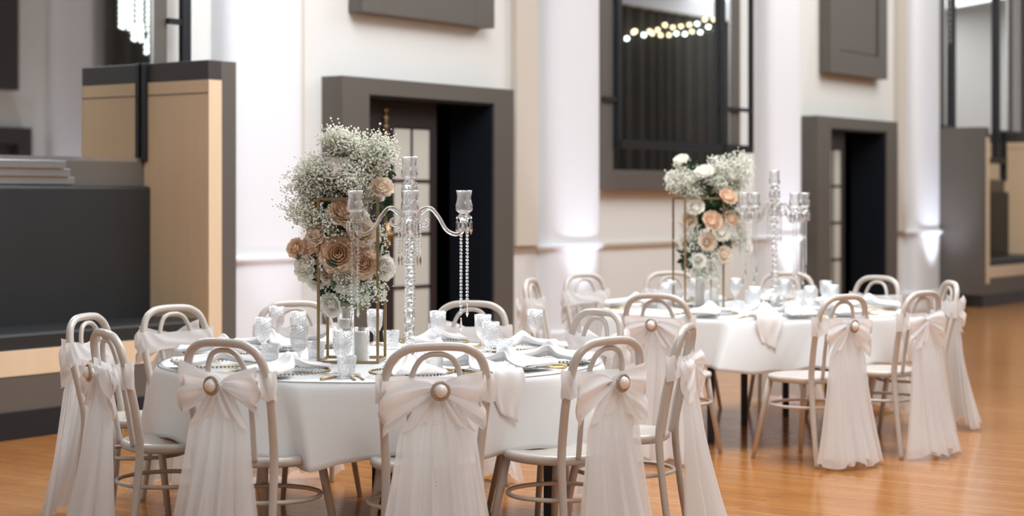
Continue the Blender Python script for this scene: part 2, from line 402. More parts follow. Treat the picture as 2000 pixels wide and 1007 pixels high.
# big wall mirrors: taupe box frame, silver glass, black steel grid standing in front
def wall_mirror(s0, s1, label, frr=.2):
    root = empty('wall_mirror', W((s0+s1)/2, 0, 1.49)); tag(root, label, 'mirror', 'large framed wall mirrors')
    L = -Vector(root.location); z0 = 1.49; zt = 6.2; fr = .2; d = .13
    m = MB(); m.wbox(s0, s0+fr, 0, d, z0, zt); m.wbox(s1-frr, s1, 0, d, z0, zt); m.wbox(s0+fr, s1-frr, 0, d, z0, z0+.17); m.wbox(s0+fr, s1-frr, 0, d, zt-fr, zt)
    o = m.build('frame', M['grey'], root, smooth=False, bevel=.004); o.location = L
    m = MB(); i0, i1, j0 = s0+fr, s1-frr, z0+.17
    m.wbox(i0, i0+.025, .12, .128, j0, zt-fr); m.wbox(i1-.025, i1, .12, .128, j0, zt-fr); m.wbox(i0+.025, i1-.025, .12, .128, j0, j0+.025)
    o = m.build('silver_bead', M['silver'], root, smooth=False); o.location = L
    m = MB(); m.wbox(i0, i1, .09, .12, j0, zt-fr); o = m.build('mirror_glass', M['mirror'], root, smooth=False); o.location = L
    return root
wall_mirror(14.05, 16.78, 'tall grey framed mirror between the columns reflecting a curtain and fairy lights')
wall_mirror(5.86, 8.56, frr=.12, label= 'tall grey framed mirror above the black leather bench at left')
wall_mirror(22.22, 24.95, 'tall grey framed mirror above the far right booth')
GD = .152
def steel_grid(bars, spans, bottom, z0, zc, label):
    root = empty('steel_screen', W(bars[0][0], GD, z0)); tag(root, label, 'metal screen', 'black steel screens in front of the mirrors')
    L = -Vector(root.location)
    def P(m, nm): o = m.build(nm, M['steel'], root, smooth=False); o.location = L
    for s, w in (bars if bars[1][0]-bars[0][0] > .01 else bars[:1]): P(MB().wbox(s-w, s+w, GD-.02, GD+.02, z0-.05, 6.0), 'upright')
    if bottom: P(MB().wbox(bottom[0], bottom[1], GD-.02, GD+.02, z0-.05, z0+.03), 'bottom_bar')
    for a, b in spans: P(MB().wbox(a, b, GD-.015, GD+.015, zc-.02, zc+.02), 'crossbar')
    P(MB().wbox(bars[0][0], bars[-1][0], GD-.02, GD+.02, 5.95, 6.02), 'top_bar')

def ps(px, P):   # position along the wall of a sight line
    u = (px-1000)/3480; Z = P/(.5835-u*.8121); return (u*Z)*WX + Z*WY, Z
Pg = PW-GD
g = [ps(x, Pg)[0] for x in (1172, 1208, 1412, 1467)]
zb = 1.42+(385-282)/3480*ps(1300, Pg)[1]; zcb = 1.42+(385-193)/3480*ps(1190, Pg)[1]
steel_grid(((g[1], .035), (g[2], .03), (g[3], .028)), ((max(g[0], 14.06), g[1]), (g[2], g[3])), (g[1]-.03, g[3]+.028), zb, zcb, 'black steel grid screen before the middle mirror with fairy lights')
h = [ps(x, Pg)[0] for x in (1830, 1863, 1950, 1999)]
steel_grid(((h[1], .035), (h[2], .04), (h[3], .03)), ((max(h[0], 22.23), h[1]), (h[2], h[3])), (h[1]-.03, h[3]+.03), zb, zcb, 'black steel grid screen before the far right mirror')
gl = [ps(x, Pg)[0] for x in (327, 361)]
steel_grid(((gl[1], .04), (gl[1]+.001, .04)), ((gl[0], gl[1]),), None, zb, 1.42+(385-42)/3480*ps(340, Pg)[1], 'black steel upright and crossbar right of the left mirror, above the booth wall')
# stepped silver ledge on the lower frame of the left mirror
rt = empty('stepped_ledge', W(6.6, .13, 1.5)); tag(rt, 'silver stepped moulding lying along the ledge above the black bench', 'moulding')
for k in range(3):
    o = MB().wbox(5.95, 7.62+.05*k, .131, .20-.018*k, 1.50+.052*(2-k)+.002, 1.50+.052*(3-k)).build('step', M['silver'], rt, smooth=False, bevel=.004); o.location = -Vector(rt.location)

# ------------------------------------------------------------------ booths
DB = .74     # how far a booth stands out from the wall
def booth(sl, sr, left, right, label, first=True):
    root = empty('banquette_booth', W((sl+sr)/2, DB, 0)); tag(root, label, 'booth seating', 'built-in booths along the wall')
    L = -Vector(root.location)
    def P(mb, nm, mt, bev=.004, **k):
        o = mb.build(nm, mt, root, smooth=False, bevel=bev, **k); o.location = L; return o
    ht = 2.325; th = .26
    def side(a, b, inner_hi):
        # a..b = wall thickness; inner face veneer
        i0, i1 = (a, a+.12) if inner_hi else (b-.12, b)
        o0, o1 = (a+.12, b) if inner_hi else (a, b-.12)
        P(MB().wbox(o0, o1, 0, DB, 0, ht), 'side_wall', M['grey'])
        P(MB().wbox(i0, i1, .0, DB-.006, .3, ht-.13), 'veneer_panel', M['veneer'], .001)
        P(MB().wbox(i0, i1, DB-.006, DB+.004, .3, ht-.13), 'veneer_edge', M['veneer_edge'], .001)
        P(MB().wbox(i0, i1, 0, DB, ht-.13, ht), 'top_cap', M['darkgrey'])
        zz = ht-.22
        q = i0-.002 if inner_hi else i1
        P(MB().wbox(q, q+.002, 0, DB, zz, zz+.006), 'groove', M['darkgrey'], 0)
    if right:
        side(sr, sr+th, True); P(MB().wbox(sr-.03, sr, .13, .17, 1.66, ht), 'dark_gap_strip', M['steel'])  # black strip added for the dark gap between end wall and mirror
    if left: side(sl-th, sl, False)
    # bench
    P(MB().wbox(sl, sr, 0, .20, .3, 1.495), 'backrest', M['leather'], .02)
    P(MB().wbox(sl, sr, .20, DB-.02, .50, .62), 'seat', M['leather'], .02)
    P(MB().wbox(sl, sr, DB-.06, DB, .37, .52), 'seat_board', M['veneer_edge'], .002)
    P(MB().wbox(sl-.1, sr+.1, .1, DB-.005, .16, .37), 'base_panel', M['grey'])
    P(MB().wbox(sl-th, sr+th, .1, DB+.006, 0, .165), 'plinth', M['plinth'])
booth(5.9, 8.35, True, True, 'built-in black leather bench booth with pale wood end wall at left')
booth(22.40, 24.6, True, True, 'built-in booth with dark grey side wall at far right')

# ------------------------------------------------------------------ far side of the room, seen in the mirrors
def curtain():
    m = MB()
    def fn(u, v):
        s = 18.75 + u*25.3; ph = s*14+math.sin(s*2.3)*1.5
        return W(s, 12.28+.11*math.sin(ph)*(.6+.4*(1-v)), .02+v*5.7)
    m.grid(fn, 1500, 3); return m
tag(curtain().build('curtain', M['curtain']), 'dark charcoal pleated curtain reflected in the mirrors behind the fairy lights', 'curtain')
m = MB(); m.wbox(18.6, 44.2, 12.1, 12.45, 5.72, 6.1); struct(m.build('trim_pelmet', M['column'], smooth=False))
m = MB(); m.wbox(15.1, 15.35, 12.3, 12.5, 0, 2.45); m.wbox(17.1, 17.35, 12.3, 12.5, 0, 2.45); m.wbox(15.35, 17.1, 12.3, 12.5, 2.2, 2.45); m.wbox(15.35, 17.1, 12.45, 12.5, 0, 2.2)
struct(m.build('door_3', M['darkgrey'], smooth=False))
m = MB(); m.wbox(15.4, 17.15, 12.35, 12.5, 3.0, 5.2); struct(m.build('window_1', M['darkgrey'], smooth=False))
# fairy lights strung before the curtain: real place = reflection of the virtual one
PV = 2*(PW-.12) - (PW-12.0)
def vpt(px, py):
    s, Z = ps(px, PV); return W(s, 12.0, CAM_H+(385-py)/3480*Z)
bul = [(452,151,1),(478,127,0),(484,122,0),(519,137,1),(541,122,0),(552,131,0),(573,117,0),(585,138,0),(602,98,0),(618,137,0),(633,107,0),(647,131,1),(665,103,0),(680,133,1),(698,97,0),(708,123,0),(729,93,1),(741,126,1),(759,77,0),(773,105,1),(795,77,0),(806,117,1)]
fl = empty('fairy_lights', vpt(1300, 60)); tag(fl, 'two swags of small round fairy lights reflected in the middle mirror', 'string lights')
L = -Vector(fl.location)
for (x, y, c) in bul:
    p = vpt(1000+x/2.014, y/2.014)
    o = MB().ball((0, 0, 0), .032, 10, 6).build('light_bulb', M['cool_bulb' if c else 'warm_bulb'], fl); o.location = Vector(p)+L
m = MB(); m.tube([vpt(1212, 66), vpt(1290, 56), vpt(1400, 36)], .008, 5); m.tube([vpt(1212, 76), vpt(1310, 68), vpt(1408, 58)], .008, 5)
m.build('cable', M['steel'], fl).location = L
# lit crystal chandelier whose reflection shows at the top left
sC, zC = 12.55, 3.0
PC = 13.9
def cpt(px, py):
    s, Z = ps(px, PC); return Vector(W(s, PW-(2*(PW-.12)-PC), CAM_H+(385-py)/3480*Z))
ch = empty('chandelier', cpt(262, 60)); tag(ch, 'tiered lit crystal chandelier reflected at the top of the left mirror', 'chandelier')
L = -Vector(ch.location)
cc = cpt(322, 0)
for k, (r, z0, z1) in enumerate(((.46, cc.z-.32, cc.z+.6), (.33, cc.z-.46, cc.z-.3), (.2, cc.z-.60, cc.z-.44), (.08, cc.z-.72, cc.z-.58))):
    m = MB()
    n = max(8, int(r*52))
    for j in range(n):
        a = 2*PI*j/n; x, y = cc.x+r*math.cos(a), cc.y+r*math.sin(a)
        z = z1
        while z > z0: m.ball((x, y, z), .024, 6, 4); z -= .055
    o = m.build('crystal_tier', M['chand'], ch); o.location = L; o['kind'] = 'stuff'
    m = MB(); m.tube([(cc.x+r*math.cos(2*PI*j/24), cc.y+r*math.sin(2*PI*j/24), z1) for j in range(24)], .012, 6, closed=True); m.build('ring', M['silver'], ch).location = L
m = MB(); m.tube([(cc.x, cc.y, cc.z-.6), (cc.x, cc.y, 6.9)], .02, 8); m.build('rod', M['silver'], ch).location = L
# string of crystals modelled in place of a chandelier's reflection, far right mirror
root = empty('reflected_crystals', W(22.5, .3, 2.7)); tag(root, 'strand of small crystal drops standing in for a chandelier reflection at far right', 'reflected_strand')
m = MB()
s_, Z_ = ps(1856, PW-.3)
for k in range(8):
    z = CAM_H+(385-(2+k*11))/3480*Z_; m.ball(W(s_, .3, z), .024, 8, 5)
m.tube([W(s_, .3, CAM_H+(385-90)/3480*Z_), W(s_, .3, 6)], .006, 5)
m.build('crystal_strand', M['crystal'], root).location = -Vector(root.location)

# ------------------------------------------------------------------ bentwood chair (origin on the floor, back towards +y)
def make_chair():
    t = empty('bentwood_chair')
    half = [(.188, .262, 0), (.178, .228, .22), (.170, .205, .45), (.178, .222, .58), (.186, .248, .70), (.180, .268, .79), (.155, .281, .852), (.105, .288, .884), (.05, .290, .892)]
    path = spline(half + [(0, .290, .893)] + [(-x, y, z) for x, y, z in reversed(half)], 7)
    m = MB(); m.tube(path, [.0135+.003*min(1, p.z/.5) for p in path], 12); m.build('back_hoop', M['chair'], t)
    h2 = [(.078, .200, .455), (.088, .225, .60), (.092, .250, .72), (.086, .266, .79), (.062, .276, .842), (.03, .279, .862)]
    path = spline(h2 + [(0, .280, .865)] + [(-x, y, z) for x, y, z in reversed(h2)], 7)
    m = MB(); m.tube(path, .0105, 10); m.build('inner_hoop', M['chair'], t)
    # seat: rounded plate with rolled rim and shallow dish
    m = MB()
    def mod(a, i, z): return 1+.03*math.cos(4*a)*-1
    m.lathe([(.0001, .455), (.10, .457), (.165, .464), (.185, .467), (.199, .462), (.203, .450), (.200, .437), (.19, .430), (.0001, .430)], 40, (0, .015, 0), mod)
    m.build('seat', M['chair'], t)
    for s in (-1, 1):
        m = MB(); m.tube([(s*.135, -.125, .438), (s*.150, -.15, .30), (s*.188, -.205, 0)], [.0175, .0165, .012], 12); m.build('leg', M['chair'], t)
    m = MB(); m.tube([(.205*math.cos(2*PI*j/40), .03+.20*math.sin(2*PI*j/40), .305) for j in range(40)], .0088, 8, closed=True); m.build('stretcher_ring', M['chair'], t)
    return t

# ------------------------------------------------------------------ chair sash: band, bow, long tulle tail, brooch
def make_sash(seed, droop=.0, flare=1.0, brooch=True, beads=False):
    rnd = random.Random(seed); t = empty('chair_sash')
    m = MB()
    def band(u, v):
        a = 2*PI*u; z = .742 + (v-.5)*.10*(1-.25*abs(math.sin(a))**8) + .004*math.sin(7*a+v*5)
        x = .216*math.copysign(abs(math.cos(a))**.45, math.cos(a)); y = .257+.026*math.copysign(abs(math.sin(a))**.6, math.sin(a)) + .003*math.sin(11*a+9*v)
        return (x, y, z)
    m.grid(band, 72, 8, closed_u=True); m.build('band', M['organza'], t)
    # bow loops
    ph = [rnd.uniform(0, 6) for _ in range(6)]
    for s in (-1, 1):
        Lr = rnd.uniform(.15, .195); wob = rnd.uniform(.85, 1.15); dr = droop + rnd.uniform(.035, .075)
        m = MB()
        def loop(u, v, s=s, Lr=Lr, dr=dr, wob=wob):
            q = math.sin(PI*u)                      # 0 at knot, 1 at tip
            x = s*(.008+Lr*(q**.9)*(1 + .12*(v-.5)*s*0))
            side = math.cos(PI*u)
            w = .024 + .150*(q**.65)*(.85+.15*u)*wob
            z = .745 - dr*q**1.3 + (v-.5)*w + (.02*q if u < .5 else -.015*q)
            pl = math.sin((v*3.4+.5*u)*PI + ph[0])*(.012*(1-q)+.009*q)+.003*math.sin(v*9*PI+ph[3])*(1-.6*q)
            y = .300 + .034*side*(q**.5)*(1-.5*abs(v-.5)) + pl + .018*q
            return (x + .014*math.sin(v*PI*3+ph[1])*q, y, z)
        m.grid(loop, 26, 18); m.build('bow_loop', M['organza'], t)
        # short crisp end
        m = MB()
        sw = rnd.uniform(.5, 1.0)
        def end(u, v, s=s, sw=sw):
            w = .02+.11*u**.7
            cx = s*(.01+.07*u*sw+.03*u*u); cz = .742-.13*u
            return (cx+(v-.5)*w*.8, .312+.012*u+.012*math.sin(v*3*PI+ph[2])*(1-.3*u), cz+(v-.5)*w*.35*s*-1)
        m.grid(end, 14, 14); m.build('ribbon_end', M['organza'], t)
    # tail : two sheer pleated layers
    m = MB()
    for layer in range(2):
        p0, p1, p2 = rnd.uniform(0, 6), rnd.uniform(0, 6), rnd.uniform(-.02, .02)
        def tail(u, v, layer=layer, p0=p0, p1=p1, p2=p2):
            w = .022 + flare*(.098*min(1, v/.22)**.6 + .082*v + .045*v*v)
            if layer: w *= .80
            x = (u-.5)*2*w + p2*v
            fold = math.sin(u*PI*9+p0+v*.6)*.013 + math.sin(u*PI*21+p1)*.004
            amp = .35+.9*v
            x += .006*math.sin(u*PI*18+p1)*v
            y = .302 + .03*v - layer*.012 + fold*amp + (.05*v+.07*v*v)*math.cos((u-.5)*PI)
            z = .735 - v*(.705 - .018*math.sin(u*PI*5+p0)-.012*layer)
            return (x, y, z)
        m.grid(tail, 90, 22)
    m.build('tulle_tail', M['tulle'], t)
    if brooch:
        m = MB(); m.tube([(.031*math.cos(2*PI*j/24), .352, .742+.031*math.sin(2*PI*j/24)) for j in range(24)], .0055, 8, closed=True)
        b = m.build('brooch', M['brooch'], t); MB().ball((0, .352, .742), .0245, 16, 10).build('fabric_button', M['pearl'], b)
    if beads:
        m = MB()
        for k in range(52): m.ball((.022+.004*math.sin(k*.5), .345+.0005*k, .70-k*.0125), .0022, 6, 4)
        m.build('bead_trim', M['crystal'], t)['kind'] = 'stuff'
    return t

T1, T2 = Vector((-.55, 7.53, 0)), Vector((1.47, 10.92, 0))
# back position (x, y), facing angle override (deg, None = to table centre), short phrase, chair label
SE = [
 ('A', 1, -1.88, 7.87, None, "the rear chair at the near table's left end", 'white bentwood chair at the left end of near table, the rear one of two'),
 ('B', 1, -1.58, 6.92, None, "the front chair at the near table's left end", 'white bentwood chair at the left end of near table, overlapping the one behind'),
 ('C', 1, -1.62, 8.50, None, 'the chair in front of the wooden booth wall', 'white bentwood chair in front of the pale wooden booth wall'),
 ('D', 1, -1.05, 6.47, R(38), "the near table's front left chair", 'white bentwood chair with back to us, front left of the near table'),
 ('E', 1, -.265, 6.30, None, "the near table's front centre chair", 'white bentwood chair seen squarely from behind, front centre of the near table'),
 ('F', 1, .36, 6.56, None, "the near table's front right chair", 'white bentwood chair with bare round seat showing, front right of near table'),
 ('G', 1, .71, 7.24, R(-74), "the edge-on chair at the near table's right end", 'white bentwood chair seen edge-on at the right end of near table'),
 ('H', 1, .40, 8.20, None, "the near table's back right chair", 'white bentwood chair facing us at the back right of the near table'),
 ('I', 1, -.20, 8.83, None, 'the chair before the open left doorway', 'white bentwood chair facing us in front of the dark left doorway'),
 ('J', 1, -1.08, 8.83, None, 'the chair behind the near gold flower stand', 'white bentwood chair behind the near gold flower stand and glasses'),
 ('K', 2, .12, 11.3, None, "the far table's leftmost chair", 'white bentwood chair at the left end of the far table, seen sideways'),
 ('L', 2, .485, 12.06, None, "the far table's back left chair", 'white bentwood chair before the white column, back left of the far table'),
 ('M', 2, 1.10, 12.4, None, "the chair behind the far table's gold stand", "white bentwood chair behind the far table's gold flower stand and candles"),
 ('N', 2, .77, 9.52, None, "the far table's front left chair", 'white bentwood chair with back to us and gold brooch, front left of far table'),
 ('O', 2, 1.76, 9.42, R(-38), "the far table's front right chair", 'white bentwood chair with full tulle tail, front right of the far table'),
 ('P', 2, 2.26, 9.78, R(-46), 'the second chair from the right', 'white bentwood chair second from right in the picture, sash falling to floor'),
 ('Q', 2, 2.70, 10.97, None, 'the rightmost chair of all', 'white bentwood chair furthest right, side-on at the end of the far table'),
 ('R', 2, 2.40, 11.67, None, 'the chair before the right doorway', 'white bentwood chair facing us in front of the dark right doorway'),
 ('S', 2, 1.90, 12.30, None, 'the chair behind the far candelabra', 'white bentwood chair behind the far crystal candelabra'),
]
chair0 = make_chair()
S0 = [make_sash(3, 0, 1.0, True, True), make_sash(11, .02, 1.06, True, False), make_sash(23, -.02, .95, True, False), make_sash(31, .0, 1.12, False, False)]
pick = dict(A=3, B=1, C=2, D=2, E=0, F=0, G=3, H=2, I=3, J=1, K=2, L=1, M=3, N=1, O=1, P=3, Q=2, R=1, S=3)
used = {}; first = True
SEAT = {}
for key, tb, bx, by, ang, short, lab in SE:
    c = T1 if tb == 1 else T2
    f = Vector((c.x-bx, c.y-by, 0)).normalized() if ang is None else Vector((math.sin(ang), math.cos(ang), 0))
    if key == 'D': f = Vector((math.sin(R(30)), math.cos(R(30)), 0))
    loc = Vector((bx, by, 0)) + f*.285
    rz = math.atan2(-f.y, -f.x) - PI/2           # local +y points away from the table
    o = chair0 if first else copy_tree(chair0); first = False
    o.location = loc; o.rotation_euler = (0, 0, rz)
    tag(o, lab, 'chair', 'bentwood chairs at the %s table' % ('near' if tb == 1 else 'far'))
    k = pick[key]
    if k in used: s = copy_tree(S0[k])
    else: s = S0[k]; used[k] = 1
    s.location = loc; s.rotation_euler = (0, 0, rz)
    tag(s, 'white tulle bow sash tied on ' + short, 'chair sash', 'white tulle chair sashes')
    r = (Vector((bx, by, 0))-c).normalized()
    SEAT[key] = (tb, c, r, short)

# ------------------------------------------------------------------ tables
TR = .925; TH = .73
def make_table(c, legs, lab):
    t = empty('round_table', c); tag(t, lab, 'table')
    MB().lathe([(.0001, .695), (TR-.01, .695), (TR-.004, .70), (TR-.004, .72), (TR-.012, TH-.004), (.0001, TH-.004)], 64).build('tabletop', M['veneer'], t)
    for (x, y) in legs:
        m = MB(); m.box(x-.02, x+.02, y-.02, y+.02, 0, .694); m.build('leg', M['blackmetal'], t, smooth=False, bevel=.003)
    m = MB(); (a, b, c_, d) = legs
    m.tube([(a[0], a[1], .66), (b[0], b[1], .66)], .012, 8); m.tube([(c_[0], c_[1], .66), (d[0], d[1], .66)], .012, 8); m.build('rail', M['blackmetal'], t)
make_table(T1, [(.06, -.50), (.70, -.20), (-.06, .50), (-.70, .20)], 'large round banquet table near camera, black legs under a white cloth')
make_table(T2, [(-.32, -.62), (-.02, .20), (.30, .60), (.42, -.28)], 'large round banquet table further back, black legs under a white cloth')
def make_cloth(c, seed, lab, corners):
    rnd = random.Random(seed); ph = [rnd.uniform(0, 6.28) for _ in range(8)]
    n = 540; m = MB(); rows = []
    angs = sorted(math.atan2(by-c.y, bx-c.x) for k_, tb, bx, by, *_ in SE if (tb == 1) == (c is T1))
    peaks = []
    for q in range(len(angs)):
        a0 = angs[q]; a1 = angs[(q+1) % len(angs)] + (2*PI if q == len(angs)-1 else 0)
        peaks.append(((a0+a1)/2 + rnd.uniform(-.08, .08), min(.30, (a1-a0)*.46), rnd.uniform(.75, 1.15), rnd.choice((-1, 1))))
        if a1-a0 > .7: peaks.append((a0+(a1-a0)*.25, .16, .5, 1))
    def flare(a):
        # stiff overlapping folds: a slow rise and a sharp return
        f = 0
        for pa, pw, am, sg in peaks:
            x = ((a-pa+PI) % (2*PI)-PI)/pw*sg
            if -1 < x <= .35: f = max(f, am*(x+1)/1.35)
            elif .35 < x < .62: f = max(f, am*(.62-x)/.27)
        return f + .12*math.sin(5*a+ph[0])**2
    def hang(a):
        h = .258
        for pa, pw, am, sg in peaks:
            d_ = abs((a-pa+PI) % (2*PI)-PI); h += .038*am*max(0, 1-d_/(pw*1.1))
        for ca, ww, ex in corners:
            dlt = abs((a-ca+PI) % (2*PI)-PI); h += ex*max(0, 1-dlt/ww)
        return h
    prof = []
    for i, r in enumerate((.02, .3, .6, .8, .9, .93, TR-.002)): rows.append([(r*math.cos(2*PI*j/n), r*math.sin(2*PI*j/n), TH+.003+.0008*math.sin(9*r+5*2*PI*j/n)) for j in range(n)])
    rows.append([((TR+.006)*math.cos(2*PI*j/n), (TR+.006)*math.sin(2*PI*j/n), TH-.002) for j in range(n)])
    K = 14
    for i in range(1, K+1):
        v = i/K; row = []
        for j in range(n):
            a = 2*PI*j/n; h = hang(a); tw = a + .14*v*math.sin(3*a+ph[4])
            r = TR+.010 + .095*v**.8*flare(tw)+.006*v
            row.append((r*math.cos(a), r*math.sin(a), TH-.004-h*v))
        rows.append(row)
    vs = [p for r in rows for p in r]; fs = [(i*n+j, i*n+(j+1) % n, (i+1)*n+(j+1) % n, (i+1)*n+j) for i in range(len(rows)-1) for j in range(n)]
    fs.append(tuple(range(n)))
    m.add(vs, fs); o = m.build('tablecloth', M['cloth'], smooth=True, solid=.0015); o.location = c
    tag(o, lab, 'tablecloth', 'white tablecloths')
make_cloth(T1, 5, 'white cloth draped over the near round table', ((R(-104), .16, .03),))
make_cloth(T2, 9, 'white cloth draped over the far round table', ((R(-84), .14, .02),))

# ------------------------------------------------------------------ tableware
def make_charger():
    t = empty('charger_plate')
    m = MB(); m.lathe([(.0001, .003), (.095, .003), (.105, .006), (.155, .012), (.163, .014), (.163, .017), (.155, .0155), (.105, .0095), (.095, .0065), (.0001, .0065)], 64); m.build('plate', M['plateglass'], t)
    m = MB()
    for k in range(64):
        a = 2*PI*k/64; m.ball((.160*math.cos(a), .160*math.sin(a), .019), .0050, 6, 4)
    m.build('beaded_rim', M['antique'], t)['kind'] = 'stuff'
    return t
def goblet_profile(h):
    o = [(.0001, 0), (.034, .0), (.034, .003), (.012, .008), (.006, .018), (.0055, .045), (.010, .055), (.024, .068), (.034, .090), (.036, .115), (.038, h)]
    i = [(.0355, h), (.0335, .115), (.031, .092), (.020, .074), (.0001, .066)]
    return o+i
def make_goblet():
    t = empty('wine_goblet')
    m = MB(); m.lathe(goblet_profile(.165), 28, mod=lambda a, i, z: 1+.03*abs(math.sin(7*a)) if .07 < z < .13 else 1); m.build('bowl', M['cutglass'], t)
    return t
def make_tumbler():
    t = empty('tumbler_glass')
    m = MB(); m.lathe([(.0001, 0), (.029, 0), (.031, .004), (.038, .082), (.0385, .084), (.0365, .084), (.0345, .078), (.028, .012), (.0001, .011)], 28, mod=lambda a, i, z: 1+.03*abs(math.sin(8*a)) if .003 < z < .07 else 1)
    m.build('cup', M['cutglass'], t); return t
def single(t):  # a one-mesh thing: drop the empty, keep the mesh as the thing
    c = t.children[0]; c.name = t.name; nm = t.name; c.parent = None; bpy.data.objects.remove(t); c.name = nm; return c
charger0 = make_charger(); goblet0 = single(make_goblet()); tumbler0 = single(make_tumbler())
def make_fork():
    m = MB()
    m.tube([(0, -.10, .004), (0, -.02, .004), (0, .03, .006)], [.0045, .003, .0025], 8)
    m.add([(-.004, .03, .005), (.004, .03, .005), (.012, .05, .004), (.012, .065, .005), (-.012, .065, .005), (-.012, .05, .004), (-.004, .03, .008), (.004, .03, .008), (.012, .05, .007), (.012, .065, .008), (-.012, .065, .008), (-.012, .05, .007)], [(0, 5, 4, 3, 2, 1), (6, 7, 8, 9, 10, 11), (0, 1, 7, 6), (1, 2, 8, 7), (2, 3, 9, 8), (3, 4, 10, 9), (4, 5, 11, 10), (5, 0, 6, 11)])
    for x in (-.0105, -.0035, .0035, .0105): m.tube([(x, .064, .0065), (x, .085, .006), (x, .10, .009)], [.0018, .0016, .0008], 6)
    return m.build('dinner_fork', M['gold'])
def make_knife():
    m = MB(); m.tube([(0, -.11, .005), (0, -.05, .0055), (0, .0, .005)], [.0055, .006, .0045], 8)
    b = [(-.006, 0), (-.007, .06), (-.004, .10), (.003, .115), (.008, .09), (.007, 0)]
    m.add([(x, y, .0035) for x, y in b]+[(x, y, .006) for x, y in b], [tuple(range(5, -1, -1)), tuple(range(6, 12))]+[(i, (i+1) % 6, 6+(i+1) % 6, 6+i) for i in range(6)])
    return m.build('dinner_knife', M['gold'])
fork0, knife0 = make_fork(), make_knife()
def make_napkin(seed, drape):
    # local -y towards the table centre, +y outward; lies on the charger, knotted in the middle
    rnd = random.Random(seed); ph = [rnd.uniform(0, 6.28) for _ in range(5)]
    m = MB(); edge = .235
    Ltot = .57 if drape else .33
    def fn(u, v):
        q = v*Ltot; pin = math.exp(-((q-.15)/.035)**2)
        w = (.030+.055*min(1, abs(q-.15)/.12)**.8)*(1-.35*pin) * (1.25 if q > .15 and not drape else .85 if drape else 1)*(1-.45*max(0, (v-.8)/.2) if drape else 1)
        y = -.16+q; z = .034 + .012*math.sin(PI*min(1, q/.3)) + .022*pin
        if drape and y > edge-.02:
            ov = y-(edge-.02); y = edge-.02 + .035*(1-math.exp(-ov/.03)) + .01; z = .034 - max(0, ov-.012)
        a = u*2*PI; cx = math.cos(a); sx = math.sin(a)
        th = .012+.014*pin+.004*math.sin(5*a+ph[0]+q*20)
        x = w*cx + .006*math.sin(q*30+ph[1]); fold = .005*math.sin(6*a+ph[2]+q*15)
        if drape and -.16+q > edge: return (x, y+th*sx*.5+fold, z + .02*cx*(v**3))
        return (x, y, max(.021, z+th*sx+fold-.006))
    m.grid(fn, 48, 40, closed_u=True)
    n = 48; m.f.append(tuple(range(n-1, -1, -1))); m.f.append(tuple(40*n+i for i in range(n)))
    return m.build('napkin', M['napkin'])
nap0 = {(d, k): make_napkin(k*5+d, d) for d in (0, 1) for k in (1, 2)}
nap_used = set()
def place(proto, usedset, key, loc, rz, label, cat, group):
    o = proto if key not in usedset else copy_tree(proto); usedset.add(key)
    o.location = loc; o.rotation_euler = (0, 0, rz); tag(o, label, cat, group); return o
US = set()
top = TH+.0045
drapes = {'E': 1, 'N': 1, 'C': 0}
plate_at = {'F': (-.01, 7.12)}
i = 0
for key, (tb, c, r, short) in SEAT.items():
    i += 1; nm = 'near' if tb == 1 else 'far'
    pos = Vector((c.x, c.y, top)) + r*.735
    if key in plate_at: pos.x, pos.y = plate_at[key]
    rz = math.atan2(r.y, r.x) - PI/2      # local +y outward
    sh = short.replace("the near table's", "the near table's")
    place(charger0, US, 'c', pos, rz, 'clear charger plate with gold beads before ' + sh, 'charger plate', 'beaded charger plates on the %s table' % nm)
    d = 0
    kk = (d, 1+i % 2)
    place(nap0[kk], US, kk, pos, rz + (R(random.uniform(-12, 12)) if key != 'F' else R(8)), 'white satin napkin before ' + sh, 'napkin', 'satin napkins on the %s table' % nm)
    tx = Vector((math.cos(rz), math.sin(rz), 0))
    def spot(a, out): return Vector((c.x, c.y, top)) + r*out + tx*a*1.0

    for q, dx in enumerate((.200, .232)):
        place(fork0, US, 'f', pos + tx*dx, rz+PI, ('inner' if q == 0 else 'outer') + ' gold fork before ' + sh, 'fork', 'gold cutlery on the %s table' % nm)
    place(knife0, US, 'k', pos - tx*.215, rz+PI, 'gold knife before ' + sh, 'knife', 'gold cutlery on the %s table' % nm)
    if tb == 2:
        place(goblet0, US, 'g', spot(-.19, .50), 0, 'cut crystal goblet before ' + sh, 'glass', 'goblets on the far table')
        place(tumbler0, US, 't', spot(-.10, .54), 0, 'short cut crystal tumbler before ' + sh, 'glass', 'tumblers on the far table')
for c, a, sh in ((T1, R(-56), 'white satin napkin hanging over the edge of near table, right of front centre chair'), (T2, R(-92), 'white satin napkin hanging over the front edge of the far table')):
    r = Vector((math.cos(a), math.sin(a), 0)); kk = (1, 1)
    place(nap0[kk], US, kk, Vector((c.x, c.y, top))+r*.705, a-PI/2, sh, 'napkin', 'napkins hanging over the table edge')
bpy.data.objects.remove(nap0[(1, 2)])
def place_px(px, ytop, h):
    Z = (CAM_H-TH-h)*3480/(ytop-385); return Vector(((px-1000)/3480*Z, Z, top))
G1 = [(513, 622, 'cut crystal goblet furthest left on the near table'), (584, 637, 'cut crystal goblet just left of the near gold stand, front one'), (582, 610, 'cut crystal goblet left of the near gold stand, rear one'),
      (668, 648, 'cut crystal goblet in front of the floating candle vase'), (732, 606, 'cut crystal goblet seen between the right posts of near gold stand'),
      (855, 609, 'cut crystal goblet just right of the near candelabra'), (943, 616, 'taller-looking cut crystal goblet right of candelabra, rear one of two'), (958, 630, 'cut crystal goblet right of candelabra, front one of two'),
      (1045, 606, 'cut crystal goblet near the back right chair of near table'), (540, 600, 'cut crystal goblet at the back left of the near table')]
